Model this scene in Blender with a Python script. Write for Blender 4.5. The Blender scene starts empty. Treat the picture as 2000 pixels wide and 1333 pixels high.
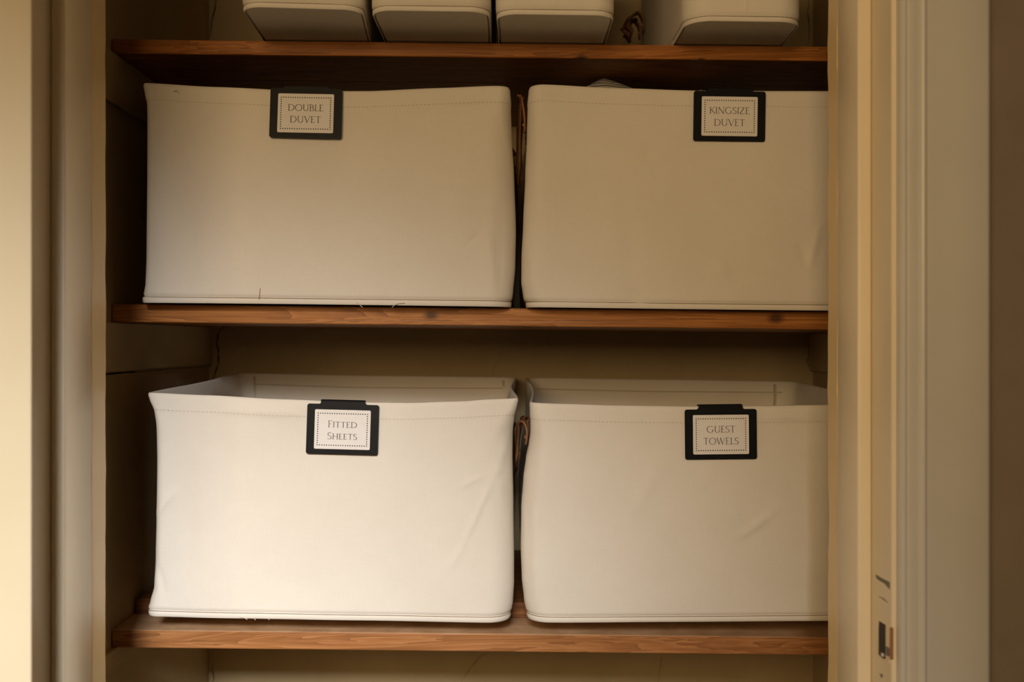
import bpy, bmesh, math, random
from mathutils import Vector, Matrix, noise

# ------------------------------------------------------------------ camera, light, exposure
SC = bpy.context.scene
COL = SC.collection
random.seed(7)

cam_d = bpy.data.cameras.new('camera')
cam_d.sensor_width = 36.0
cam_d.lens = 36.0
cam_d.clip_start = 0.02
cam = bpy.data.objects.new('camera', cam_d)
cam.location = (0, 0, 0)
cam.rotation_euler = (math.radians(90), 0, 0)
cam_d.dof.use_dof = True
cam_d.dof.focus_distance = 1.065
cam_d.dof.aperture_fstop = 5.0
COL.objects.link(cam)
SC.camera = cam

world = bpy.data.worlds.new('room_ambient')
SC.world = world
world.use_nodes = True
wb = world.node_tree.nodes['Background']
wb.inputs['Color'].default_value = (1.0, 0.70, 0.40, 1)
wb.inputs['Strength'].default_value = 0.030

def area(name, loc, target, sx, sy, energy, color, spread):
    d = bpy.data.lights.new(name, 'AREA')
    d.shape = 'RECTANGLE'
    d.size = sx; d.size_y = sy; d.energy = energy; d.color = color
    d.spread = math.radians(spread)
    o = bpy.data.objects.new(name, d)
    o.location = loc
    o.rotation_euler = (Vector(target) - Vector(loc)).to_track_quat('-Z', 'Y').to_euler()
    COL.objects.link(o)
    return o
# daylight from a window on the landing behind the camera, and an added warm fill light
area('window_daylight', (-0.14, -1.05, 0.62), (-0.31, 1.05, -0.45), 0.40, 0.22, 1.85, (0.985, 0.99, 1.0), 30)
area('warm_fill', (-0.40, -0.95, 0.40), (0.15, 1.05, 0.05), 0.85, 0.55, 5.7, (1.0, 0.70, 0.37), 110)

SC.view_settings.view_transform = 'Standard'
SC.view_settings.look = 'None'
SC.view_settings.exposure = 0.0
SC.view_settings.gamma = 1.0
SC.view_settings.use_curve_mapping = False

# ------------------------------------------------------------------ helpers
F = 2000.0
def px(x, y, Y):
    """photo pixel -> point on the plane at depth Y"""
    return Vector(((x - 1000.0) * Y / F, Y, (666.5 - y) * Y / F))

def tag(o, label=None, cat=None, group=None, kind=None):
    if label: o['label'] = label
    if cat: o['category'] = cat
    if group: o['group'] = group
    if kind: o['kind'] = kind
    return o

def empty(name, loc):
    o = bpy.data.objects.new(name, None)
    o.empty_display_size = 0.02
    o.location = loc
    COL.objects.link(o)
    return o

def mesh_obj(name, verts, faces, mat, parent=None, smooth=False):
    me = bpy.data.meshes.new(name)
    me.from_pydata([tuple(v) for v in verts], [], faces)
    me.update()
    if smooth:
        me.polygons.foreach_set('use_smooth', [True] * len(me.polygons))
    o = bpy.data.objects.new(name, me)
    COL.objects.link(o)
    if mat: me.materials.append(mat)
    if parent:
        o.parent = parent
        o.matrix_parent_inverse = Matrix.Translation(-parent.location)
    return o

def bm_obj(name, bm, mat, parent=None, smooth=False):
    bmesh.ops.recalc_face_normals(bm, faces=bm.faces)
    me = bpy.data.meshes.new(name)
    bm.to_mesh(me); bm.free()
    if smooth:
        me.polygons.foreach_set('use_smooth', [True] * len(me.polygons))
    o = bpy.data.objects.new(name, me)
    COL.objects.link(o)
    if mat: me.materials.append(mat)
    if parent:
        o.parent = parent
        o.matrix_parent_inverse = Matrix.Translation(-parent.location)
    return o

def box_bm(x0, x1, y0, y1, z0, z1, bev=0.0, bm=None, seg=2):
    own = bm is None
    b = bmesh.new()
    vs = [b.verts.new(p) for p in ((x0,y0,z0),(x1,y0,z0),(x1,y1,z0),(x0,y1,z0),(x0,y0,z1),(x1,y0,z1),(x1,y1,z1),(x0,y1,z1))]
    for f in ((0,3,2,1),(4,5,6,7),(0,1,5,4),(1,2,6,5),(2,3,7,6),(3,0,4,7)):
        b.faces.new([vs[i] for i in f])
    if bev > 0:
        bmesh.ops.bevel(b, geom=list(b.edges), offset=bev, segments=seg, affect='EDGES', profile=0.5)
    if own: return b
    me = bpy.data.meshes.new('tmp'); b.to_mesh(me); b.free()
    bm.from_mesh(me); bpy.data.meshes.remove(me)
    return bm

def box(name, x0, x1, y0, y1, z0, z1, mat, parent=None, bev=0.0, smooth=False):
    return bm_obj(name, box_bm(x0,x1,y0,y1,z0,z1,bev), mat, parent, smooth)

def interp(pts, x):
    if x <= pts[0][0]: return pts[0][1]
    for (a, va), (b, vb) in zip(pts, pts[1:]):
        if x <= b:
            u = (x - a) / (b - a) if b > a else 0
            u = u * u * (3 - 2 * u) * 0.5 + u * 0.5
            return va + (vb - va) * u
    return pts[-1][1]

def tube(pts, r, n=6):
    """verts, faces for a round tube through pts"""
    V = []; Fc = []
    for i, p in enumerate(pts):
        a = pts[max(0, i-1)]; b = pts[min(len(pts)-1, i+1)]
        t = (b - a).normalized()
        u = t.cross(Vector((0.13, 0.31, 0.94)))
        if u.length < 1e-4: u = t.cross(Vector((1, 0, 0)))
        u.normalize(); v = t.cross(u)
        for k in range(n):
            an = 2 * math.pi * k / n
            V.append(p + u * (r * math.cos(an)) + v * (r * math.sin(an)))
    for i in range(len(pts) - 1):
        for k in range(n):
            k2 = (k + 1) % n
            Fc.append((i*n+k, i*n+k2, (i+1)*n+k2, (i+1)*n+k))
    Fc.append(tuple(range(n-1, -1, -1)))
    Fc.append(tuple((len(pts)-1)*n + k for k in range(n)))
    return V, Fc

def catmull(pts, m=6):
    P = [Vector(p) for p in pts]
    out = []
    for i in range(len(P) - 1):
        p0 = P[max(0, i-1)]; p1 = P[i]; p2 = P[i+1]; p3 = P[min(len(P)-1, i+2)]
        for k in range(m):
            t = k / m
            out.append(0.5 * ((2*p1) + (-p0+p2)*t + (2*p0-5*p1+4*p2-p3)*t*t + (-p0+3*p1-3*p2+p3)*t**3))
    out.append(P[-1])
    return out

# ------------------------------------------------------------------ materials
def new_mat(name):
    m = bpy.data.materials.new(name)
    m.use_nodes = True
    nt = m.node_tree
    return m, nt, nt.nodes['Principled BSDF']

def N(nt, typ, **kw):
    n = nt.nodes.new(typ)
    for k, v in kw.items(): setattr(n, k, v)
    return n

def coord(nt, scale):
    tc = N(nt, 'ShaderNodeNewGeometry')
    mp = N(nt, 'ShaderNodeMapping')
    mp.inputs['Scale'].default_value = scale
    nt.links.new(tc.outputs['Position'], mp.inputs['Vector'])
    return mp.outputs['Vector']

def noise_tex(nt, scale, detail=4, rough=0.5, vec=None):
    n = N(nt, 'ShaderNodeTexNoise')
    n.inputs['Scale'].default_value = scale
    n.inputs['Detail'].default_value = detail
    n.inputs['Roughness'].default_value = rough
    if vec: nt.links.new(vec, n.inputs['Vector'])
    return n

def ramp(nt, fac, stops):
    r = N(nt, 'ShaderNodeValToRGB')
    el = r.color_ramp.elements
    while len(el) < len(stops): el.new(0.5)
    for e, (p, c) in zip(el, stops):
        e.position = p; e.color = (*c, 1)
    nt.links.new(fac, r.inputs['Fac'])
    return r

def mat_paint(name, c0, c1, rough=0.5, bump=0.15, scale=9.0):
    m, nt, p = new_mat(name)
    v = coord(nt, (1, 1, 1))
    n = noise_tex(nt, scale, 5, 0.6, v)
    r = ramp(nt, n.outputs['Fac'], [(0.3, c0), (0.7, c1)])
    nt.links.new(r.outputs['Color'], p.inputs['Base Color'])
    p.inputs['Roughness'].default_value = rough
    v2 = coord(nt, (1, 1, 0.25))
    n2 = noise_tex(nt, 90, 4, 0.6, v2)
    b = N(nt, 'ShaderNodeBump'); b.inputs['Strength'].default_value = bump; b.inputs['Distance'].default_value = 0.002
    nt.links.new(n2.outputs['Fac'], b.inputs['Height'])
    nt.links.new(b.outputs['Normal'], p.inputs['Normal'])
    return m

M = {}
M['plaster'] = mat_paint('old_cream_plaster', (0.47, 0.355, 0.185), (0.55, 0.43, 0.245), 0.75, 0.35, 7)
M['frame'] = mat_paint('cream_gloss_frame', (0.82, 0.705, 0.51), (0.87, 0.755, 0.56), 0.38, 0.10, 6)
M['frame_old'] = mat_paint('yellowed_gloss_frame', (0.80, 0.60, 0.31), (0.85, 0.65, 0.36), 0.38, 0.12, 8)
M['casing'] = mat_paint('off_white_casing', (0.60, 0.575, 0.53), (0.65, 0.625, 0.58), 0.34, 0.08, 6)
M['door'] = mat_paint('cream_door_paint', (0.74, 0.63, 0.43), (0.80, 0.69, 0.49), 0.42, 0.06, 5)
M['landing'] = mat_paint('taupe_wall_paint', (0.21, 0.165, 0.125), (0.26, 0.205, 0.155), 0.8, 0.2, 9)
M['ceiling'] = mat_paint('white_ceiling_paint', (0.70, 0.66, 0.58), (0.75, 0.71, 0.63), 0.8, 0.2, 9)
M['carpet'] = mat_paint('brown_carpet', (0.20, 0.15, 0.10), (0.28, 0.21, 0.15), 0.95, 0.8, 60)

def mat_canvas(name, c0, c1):
    m, nt, p = new_mat(name)
    v = coord(nt, (1, 1, 1))
    n = noise_tex(nt, 14, 4, 0.6, v)
    vh = coord(nt, (90, 90, 1500)); nh = noise_tex(nt, 1.0, 3, 0.6, vh)
    vv = coord(nt, (1500, 1500, 90)); nv = noise_tex(nt, 1.0, 3, 0.6, vv)
    add = N(nt, 'ShaderNodeMath', operation='ADD')
    nt.links.new(nh.outputs['Fac'], add.inputs[0]); nt.links.new(nv.outputs['Fac'], add.inputs[1])
    mul = N(nt, 'ShaderNodeMath', operation='MULTIPLY_ADD')
    nt.links.new(add.outputs[0], mul.inputs[0]); mul.inputs[1].default_value = 0.30
    sc = N(nt, 'ShaderNodeMath', operation='MULTIPLY'); sc.inputs[1].default_value = 0.55
    nt.links.new(n.outputs['Fac'], sc.inputs[0]); nt.links.new(sc.outputs[0], mul.inputs[2])
    r = ramp(nt, mul.outputs[0], [(0.30, c0), (0.85, c1)])
    nt.links.new(r.outputs['Color'], p.inputs['Base Color'])
    p.inputs['Roughness'].default_value = 0.92
    p.inputs['Specular IOR Level'].default_value = 0.15
    b = N(nt, 'ShaderNodeBump'); b.inputs['Strength'].default_value = 0.22; b.inputs['Distance'].default_value = 0.0005
    nt.links.new(add.outputs[0], b.inputs['Height'])
    nt.links.new(b.outputs['Normal'], p.inputs['Normal'])
    return m
M['canvas'] = mat_canvas('natural_canvas', (0.74, 0.685, 0.605), (0.82, 0.77, 0.69))
M['canvas_base'] = mat_canvas('canvas_base_cloth', (0.60, 0.55, 0.46), (0.69, 0.64, 0.54))

def mat_plain(name, c, rough=0.6, spec=0.5, metal=0.0, var=1.0):
    m, nt, p = new_mat(name)
    v = coord(nt, (1, 1, 1)); n = noise_tex(nt, 120, 3, 0.5, v)
    r = ramp(nt, n.outputs['Fac'], [(0.25, tuple(x * (1 - 0.12 * var) for x in c)), (0.75, tuple(min(1, x * (1 + 0.08 * var)) for x in c))])
    nt.links.new(r.outputs['Color'], p.inputs['Base Color'])
    p.inputs['Roughness'].default_value = rough
    p.inputs['Specular IOR Level'].default_value = spec
    p.inputs['Metallic'].default_value = metal
    return m
M['thread'] = mat_plain('seam_thread', (0.50, 0.42, 0.31), 0.9, 0.1)
M['seam'] = mat_plain('dark_base_seam', (0.22, 0.165, 0.11), 0.95, 0.05)
M['thread_light'] = mat_plain('loose_thread', (0.80, 0.74, 0.63), 0.9, 0.1)
M['black'] = mat_plain('black_plastic', (0.009, 0.009, 0.010), 0.38, 0.10)
M['card'] = mat_plain('white_card', (0.82, 0.79, 0.765), 0.75, 0.3, 0.0, 0.15)
M['ink'] = mat_plain('dark_print_ink', (0.035, 0.028, 0.022), 0.8, 0.2)
M['ink_soft'] = mat_plain('grey_print_ink', (0.10, 0.08, 0.062), 0.8, 0.2)
M['crack'] = mat_plain('dark_crack_gap', (0.02, 0.012, 0.006), 0.95, 0.0)
M['chip'] = mat_plain('chipped_grey_undercoat', (0.20, 0.18, 0.145), 0.7, 0.3)
M['iron'] = mat_plain('dark_iron', (0.03, 0.024, 0.02), 0.55, 0.5, 0.75)
M['brass'] = mat_plain('worn_copper_edge', (0.42, 0.20, 0.09), 0.45, 0.5, 0.3)

def mat_leather():
    m, nt, p = new_mat('tan_leather')
    v = coord(nt, (1, 1, 1)); n = noise_tex(nt, 60, 5, 0.65, v)
    r = ramp(nt, n.outputs['Fac'], [(0.3, (0.16, 0.068, 0.026)), (0.7, (0.29, 0.135, 0.055))])
    nt.links.new(r.outputs['Color'], p.inputs['Base Color'])
    p.inputs['Roughness'].default_value = 0.55
    n2 = noise_tex(nt, 900, 3, 0.5, v)
    b = N(nt, 'ShaderNodeBump'); b.inputs['Strength'].default_value = 0.2; b.inputs['Distance'].default_value = 0.0004
    nt.links.new(n2.outputs['Fac'], b.inputs['Height']); nt.links.new(b.outputs['Normal'], p.inputs['Normal'])
    return m
M['leather'] = mat_leather()

def mat_wood(name, dark, mid, light, offs, knots, rough=0.42, dust_lift=0.0):
    m, nt, p = new_mat(name)
    geo = N(nt, 'ShaderNodeNewGeometry')
    mp = N(nt, 'ShaderNodeMapping')
    mp.inputs['Location'].default_value = offs
    mp.inputs['Scale'].default_value = (1.6, 16, 34)
    nt.links.new(geo.outputs['Position'], mp.inputs['Vector'])
    n1 = noise_tex(nt, 1.7, 4, 0.55, mp.outputs['Vector'])
    n1.inputs['Distortion'].default_value = 0.9
    # annual rings: banding of the warped noise
    mulr = N(nt, 'ShaderNodeMath', operation='MULTIPLY'); mulr.inputs[1].default_value = 9.0
    nt.links.new(n1.outputs['Fac'], mulr.inputs[0])
    fr = N(nt, 'ShaderNodeMath', operation='FRACT'); nt.links.new(mulr.outputs[0], fr.inputs[0])
    mp2 = N(nt, 'ShaderNodeMapping'); mp2.inputs['Scale'].default_value = (6, 200, 330)
    nt.links.new(geo.outputs['Position'], mp2.inputs['Vector'])
    n2 = noise_tex(nt, 1.0, 4, 0.6, mp2.outputs['Vector'])
    mix = N(nt, 'ShaderNodeMath', operation='MULTIPLY_ADD')
    nt.links.new(fr.outputs[0], mix.inputs[0]); mix.inputs[1].default_value = 0.35
    m2 = N(nt, 'ShaderNodeMath', operation='MULTIPLY'); m2.inputs[1].default_value = 0.75
    nt.links.new(n2.outputs['Fac'], m2.inputs[0]); nt.links.new(m2.outputs[0], mix.inputs[2])
    r = ramp(nt, mix.outputs[0], [(0.22, light), (0.50, mid), (0.80, dark)])
    colr = r.outputs['Color']
    for (kx, ky, kz, kr) in knots:
        d = N(nt, 'ShaderNodeVectorMath', operation='DISTANCE')
        sc = N(nt, 'ShaderNodeVectorMath', operation='MULTIPLY'); sc.inputs[1].default_value = (0.75, 1, 1.2)
        nt.links.new(geo.outputs['Position'], sc.inputs[0])
        nt.links.new(sc.outputs[0], d.inputs[0]); d.inputs[1].default_value = (kx*0.75, ky, kz*1.2)
        mr = N(nt, 'ShaderNodeMapRange'); mr.inputs['From Min'].default_value = kr * 0.5; mr.inputs['From Max'].default_value = kr * 1.5
        mr.inputs['To Min'].default_value = 0.85; mr.inputs['To Max'].default_value = 0.0
        nt.links.new(d.outputs['Value'], mr.inputs['Value'])
        mx = N(nt, 'ShaderNodeMixRGB'); mx.inputs['Color2'].default_value = (0.05, 0.018, 0.006, 1)
        nt.links.new(mr.outputs['Result'], mx.inputs['Fac']); nt.links.new(colr, mx.inputs['Color1'])
        colr = mx.outputs['Color']
    if dust_lift > 0:      # dusty, worn upper face, paled further to make up for missing light
        sepn = N(nt, 'ShaderNodeSeparateXYZ'); nt.links.new(geo.outputs['True Normal'], sepn.inputs[0])
        up = N(nt, 'ShaderNodeMath', operation='GREATER_THAN'); up.inputs[1].default_value = 0.5
        nt.links.new(sepn.outputs['Z'], up.inputs[0])
        nd = noise_tex(nt, 26, 5, 0.65, geo.outputs['Position'])
        dm = N(nt, 'ShaderNodeMapRange'); dm.inputs['To Min'].default_value = dust_lift * 0.5; dm.inputs['To Max'].default_value = min(1, dust_lift * 1.4)
        dm.inputs['From Min'].default_value = 0.3; dm.inputs['From Max'].default_value = 0.7
        nt.links.new(nd.outputs['Fac'], dm.inputs['Value'])
        ml = N(nt, 'ShaderNodeMath', operation='MULTIPLY'); nt.links.new(up.outputs[0], ml.inputs[0]); nt.links.new(dm.outputs['Result'], ml.inputs[1])
        mx = N(nt, 'ShaderNodeMixRGB'); mx.inputs['Color2'].default_value = (0.74, 0.49, 0.29, 1)
        nt.links.new(ml.outputs[0], mx.inputs['Fac']); nt.links.new(colr, mx.inputs['Color1'])
        colr = mx.outputs['Color']
    nt.links.new(colr, p.inputs['Base Color'])
    p.inputs['Roughness'].default_value = rough
    p.inputs['Specular IOR Level'].default_value = 0.2
    b = N(nt, 'ShaderNodeBump'); b.inputs['Strength'].default_value = 0.22; b.inputs['Distance'].default_value = 0.0012
    nt.links.new(mix.outputs[0], b.inputs['Height']); nt.links.new(b.outputs['Normal'], p.inputs['Normal'])
    return m
k = lambda x, y: (*px(x, y, 1.08), )
M['wood_top'] = mat_wood('varnished_pine_top', (0.20, 0.065, 0.012), (0.37, 0.135, 0.025), (0.47, 0.185, 0.04), (0.3, 2.1, 0.7), [(*k(1136, 113), 0.004), (*k(1370, 118), 0.003)])
M['wood_mid'] = mat_wood('varnished_pine_middle', (0.24, 0.085, 0.02), (0.42, 0.165, 0.04), (0.55, 0.24, 0.07), (1.3, 0.4, 2.2), [(*k(842, 616), 0.005), (*k(1515, 622), 0.006)])
M['wood_low'] = mat_wood('worn_pine_lower', (0.23, 0.09, 0.028), (0.37, 0.155, 0.052), (0.50, 0.24, 0.095), (2.6, 1.5, 0.3), [(*k(1200, 1226), 0.003), (*k(780, 1219), 0.003), (*k(950, 1222), 0.003)], 0.5, 0.75)
M['wood_rear'] = mat_wood('dark_pine_board', (0.12, 0.045, 0.014), (0.22, 0.085, 0.026), (0.30, 0.125, 0.04), (0.6, 0.9, 1.9), [], 0.5)

def mat_stripe():
    m, nt, p = new_mat('ticking_stripe_cotton')
    v = coord(nt, (1, 1, 1))
    sep = N(nt, 'ShaderNodeSeparateXYZ'); nt.links.new(v, sep.inputs[0])
    n = noise_tex(nt, 30, 2, 0.5, v)
    a = N(nt, 'ShaderNodeMath', operation='MULTIPLY_ADD'); a.inputs[1].default_value = 0.010
    nt.links.new(n.outputs['Fac'], a.inputs[0]); nt.links.new(sep.outputs['Z'], a.inputs[2])
    s = N(nt, 'ShaderNodeMath', operation='MULTIPLY'); s.inputs[1].default_value = 2 * math.pi / 0.0036
    nt.links.new(a.outputs[0], s.inputs[0])
    w = N(nt, 'ShaderNodeMath', operation='SINE'); nt.links.new(s.outputs[0], w.inputs[0])
    r = ramp(nt, w.outputs[0], [(0.25, (0.16, 0.155, 0.14)), (0.6, (0.66, 0.62, 0.55))])
    nt.links.new(r.outputs['Color'], p.inputs['Base Color'])
    p.inputs['Roughness'].default_value = 0.9
    return m
M['stripe'] = mat_stripe()

# ------------------------------------------------------------------ the setting
XL, XR, YB = -0.423, 0.420, 1.430          # inside of the closet
ZF, ZC = -1.45, 0.95
LX, RX = -0.382, 0.300                     # door lining faces
YW = 0.81                                  # landing wall face
def struct(o, label=None): return tag(o, label, kind='structure')

struct(box('wall_back', XL - 0.1, XR + 0.1, YB, YB + 0.08, ZF, ZC, M['plaster']), 'cracked cream plaster back wall of the cupboard')
struct(box('wall_left', XL - 0.08, XL, 0.934, YB, ZF, ZC, M['plaster']), 'cream plaster side wall beside the open door')
struct(box('wall_right', XR, XR + 0.08, 0.934, YB, ZF, ZC, M['plaster']), 'cream plaster side wall on the latch side')
bm = bmesh.new()
HEAD = 0.56
box_bm(-2.2, LX - 0.02, YW, 0.934, ZF, ZC, 0, bm)
box_bm(RX + 0.02, 2.2, YW, 0.934, ZF, ZC, 0, bm)
box_bm(LX - 0.02, RX + 0.02, YW, 0.934, HEAD + 0.02, ZC, 0, bm)
struct(bm_obj('wall_front', bm, M['landing']), 'taupe painted landing wall around the cupboard doorway')
struct(box('floor', -2.2, 2.2, -2.2, YB + 0.08, ZF - 0.05, ZF, M['carpet']), 'brown carpeted floor')
struct(box('ceiling', -2.2, 2.2, -2.2, YB + 0.08, ZC, ZC + 0.05, M['ceiling']), 'white painted ceiling')

def wavy_strip(name, x0, x1, y0, y1, z0, z1, mat, parent, amp, side):
    """a long board whose edge towards the opening is slightly uneven"""
    n = 160
    V = []; Fc = []
    for i in range(n + 1):
        z = z0 + (z1 - z0) * i / n
        d = amp * noise.noise(Vector((side * 3.1, 0.5, z * 26))) + 0.6 * amp * noise.noise(Vector((side * 1.1, 4.5, z * 90)))
        for (x, y) in ((x0, y0), (x1, y0), (x1, y1), (x0, y1)):
            inner = (x == x0) if side > 0 else (x == x1)
            V.append((x + (d if inner else 0), y, z))
    for i in range(n):
        for j in range(4):
            a = i*4+j; b = i*4+(j+1) % 4
            Fc.append((a, b, b+4, a+4))
    Fc.append((3, 2, 1, 0)); Fc.append(tuple(n*4 + j for j in range(4)))
    bm = bmesh.new()
    me = bpy.data.meshes.new('t'); me.from_pydata(V, [], Fc); bm.from_mesh(me); bpy.data.meshes.remove(me)
    return bm_obj(name, bm, mat, parent)

t1 = empty('trim_1', (LX, 0.87, ZF)); struct(t1, 'cream painted door lining on the hinge side with a thick stop')
box('lining', LX - 0.02, LX, YW, 0.934, ZF, HEAD, M['frame'], t1)
box('stop', LX + 0.0002, LX + 0.012, 0.8475, 0.9022, ZF, HEAD, M['frame'], t1, 0.0012, True)
wavy_strip('edge_strip', LX + 0.0002, LX + 0.0115, 0.9024, 0.9335, ZF, HEAD, M['frame_old'], t1, 0.0007, -1)
t2 = empty('trim_2', (RX, 0.87, ZF)); struct(t2, 'cream painted door lining on the latch side with chipped paint')
box('lining', RX, RX + 0.02, YW, 0.934, ZF, HEAD, M['frame'], t2)
box('stop', RX - 0.012, RX - 0.0002, 0.8535, 0.9068, ZF, HEAD, M['frame'], t2, 0.0016, True)
wavy_strip('edge_strip', RX - 0.0118, RX - 0.0002, 0.907, 0.9335, ZF, HEAD, M['frame_old'], t2, 0.0009, 1)
t5 = empty('trim_5', ((LX + RX) / 2, 0.87, HEAD)); struct(t5, 'cream painted head lining above the cupboard doorway')
box('lining', LX - 0.02, RX + 0.02, YW, 0.934, HEAD, HEAD + 0.02, M['frame'], t5)

# architraves: moulded section, swept up the wall
prof = [(0.00375, 0.8099), (0.00375, 0.8035), (0.0048, 0.8010), (0.0068, 0.7998), (0.0085, 0.8004), (0.0096, 0.8018), (0.0112, 0.8016),
        (0.0128, 0.7990), (0.0142, 0.7945), (0.0160, 0.7912), (0.0182, 0.7900), (0.0202, 0.7906), (0.0212, 0.7928),
        (0.045, 0.7922), (0.0670, 0.7916), (0.0695, 0.7924), (0.0706, 0.7945), (0.0706, 0.8099)]
def architrave(name, x0, sgn, z0, z1, parent=None):
    V = []; Fc = []; n = len(prof)
    for z in (z0, z1):
        for (a, y) in prof: V.append((x0 + sgn * a, y, z))
    for i in range(n):
        j = (i + 1) % n
        Fc.append((i, j, n + j, n + i))
    Fc.append(tuple(range(n))); Fc.append(tuple(range(2*n - 1, n - 1, -1)))
    bm = bmesh.new(); me = bpy.data.meshes.new('t'); me.from_pydata(V, [], Fc); bm.from_mesh(me); bpy.data.meshes.remove(me)
    o = bm_obj(name, bm, M['casing'], parent, True)
    m = o.modifiers.new('edge', 'EDGE_SPLIT'); m.split_angle = math.radians(50)
    return o
struct(architrave('trim_3', RX, 1, ZF, HEAD + 0.07), 'off-white moulded architrave on the latch side of the doorway')
struct(architrave('trim_4', LX, -1, ZF, HEAD + 0.07), 'off-white moulded architrave behind the open door')

# the open door leaf, hinged on the left jamb and swung well back
d1 = empty('door_1', (LX, YW, ZF)); struct(d1, 'cream painted cupboard door standing wide open')
def leaf_box(name, u0, u1, w0, w1, z0, z1, mat, bev, parent=d1):
    th = math.radians(138)
    bm = box_bm(u0, u1, w0, w1, z0, z1, bev)
    c, s = math.cos(th), math.sin(th)
    for v in bm.verts:
        u, w = v.co.x, v.co.y
        v.co.x = LX + 0.001 + c * u + s * w
        v.co.y = YW - 0.0165 - s * u + c * w
    return bm_obj(name, bm, mat, parent)
leaf_box('leaf', 0.002, 0.672, 0.0, 0.036, ZF + 0.01, HEAD - 0.004, M['door'], 0.0015)
for z in (-1.15, -0.75, 0.42):
    leaf_box('hinge', -0.004, 0.002, 0.004, 0.030, z, z + 0.076, M['frame_old'], 0.001)

# paint chips and the latch keep in the right-hand lining
def chip(name, pts, mat, parent, t=0.0004):
    """thin flake mark on the lining face (pts in photo pixels, on X = RX)"""
    P = []
    for (x, y) in pts:
        Y = RX * F / (x - 1000.0)
        P.append(Vector((RX, Y, (666.5 - y) * Y / F)))
    n = len(P)
    V = [p + Vector((-t, 0, 0)) for p in P] + [p + Vector((0.0006, 0, 0)) for p in P]
    Fc = [tuple(range(n)), tuple(range(2*n-1, n-1, -1))] + [(i, (i+1) % n, n + (i+1) % n, n + i) for i in range(n)]
    bm = bmesh.new(); me = bpy.data.meshes.new('t'); me.from_pydata(V, [], Fc); bm.from_mesh(me); bpy.data.meshes.remove(me)
    return bm_obj(name, bm, mat, parent)
chip('paint_chip', [(1711, 1123), (1722, 1130), (1738, 1138), (1738, 1152), (1735, 1148), (1729, 1141), (1720, 1136), (1713, 1131)], M['chip'], t2)
chip('paint_chip', [(1716, 1165), (1727, 1170), (1736, 1179), (1726, 1172)], M['chip'], t2)
chip('paint_chip', [(1719, 1316), (1725, 1319), (1722, 1325)], M['chip'], t2)
sp = chip('strike_plate', [(1714, 1207), (1738, 1226), (1738, 1296), (1714, 1279)], M['frame'], t2, 0.0006)
chip('latch_hole', [(1719, 1214), (1731, 1221), (1731, 1288), (1726, 1287), (1718, 1279), (1718, 1226)], M['iron'], sp, 0.0009)
chip('lock_tongue', [(1733, 1263), (1739, 1267), (1738, 1283), (1733, 1280)], M['chip'], sp, 0.0012)
chip('screw', [(1723, 1276), (1728, 1277), (1729, 1283), (1725, 1284)], M['card'], sp, 0.0012)
box('worn_edge', RX - 0.0013, RX + 0.0008, 0.8078, 0.8098, -0.2515, -0.2265, M['brass'], sp)

# cracks in the plaster: irregular gaps in the corners
def crack(pts, w, Y, parent_name, axis='y', mat='crack'):
    P = [px(x, y, Y) for (x, y) in pts]
    fine = catmull(P, 5)
    V = []; Fc = []
    for i, p in enumerate(fine):
        e = min(1.0, 0.35 + 2.0 * min(i, len(fine) - 1 - i) / len(fine))
        ww = w * e * (0.75 + 0.6 * noise.noise(p * 120))
        j = 0.0012 * noise.noise(p * 210)
        t = (fine[min(i+1, len(fine)-1)] - fine[max(i-1, 0)]).normalized()
        nrm = Vector((t.z, 0, -t.x))
        V += [p + nrm * (ww + j), p - nrm * (ww - j)]
    for i in range(len(fine) - 1):
        Fc.append((2*i, 2*i+1, 2*i+3, 2*i+2))
    return mesh_obj('crack', V, Fc, M[mat], bpy.data.objects[parent_name])
YC = YB - 0.0008
crack([(440, 639), (430, 645), (426, 652), (424, 668), (426, 685), (427, 700), (425, 715), (421, 727), (417, 740), (411, 754)], 0.0011, YC, 'wall_back')
crack([(422, -10), (421, 8), (417, 28), (413, 45), (411, 72)], 0.0010, YC, 'wall_back')
crack([(416, 1295), (415, 1310), (418, 1325), (413, 1342)], 0.0006, YC, 'wall_back')
crack([(1580, 675), (1580, 690), (1578, 706), (1582, 720), (1585, 726)], 0.0006, YC, 'wall_back')
crack([(1580, -5), (1578, 30), (1581, 60), (1577, 92)], 0.0006, YC, 'wall_back')
crack([(978, 688), (972, 708), (964, 722), (957, 750)], 0.0003, YC, 'wall_back', mat='chip')
crack([(952, 1276), (938, 1284), (920, 1305), (896, 1340)], 0.0003, YC, 'wall_back')
crack([(1292, 1280), (1290, 1300), (1284, 1340)], 0.0003, YC, 'wall_back')

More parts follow.
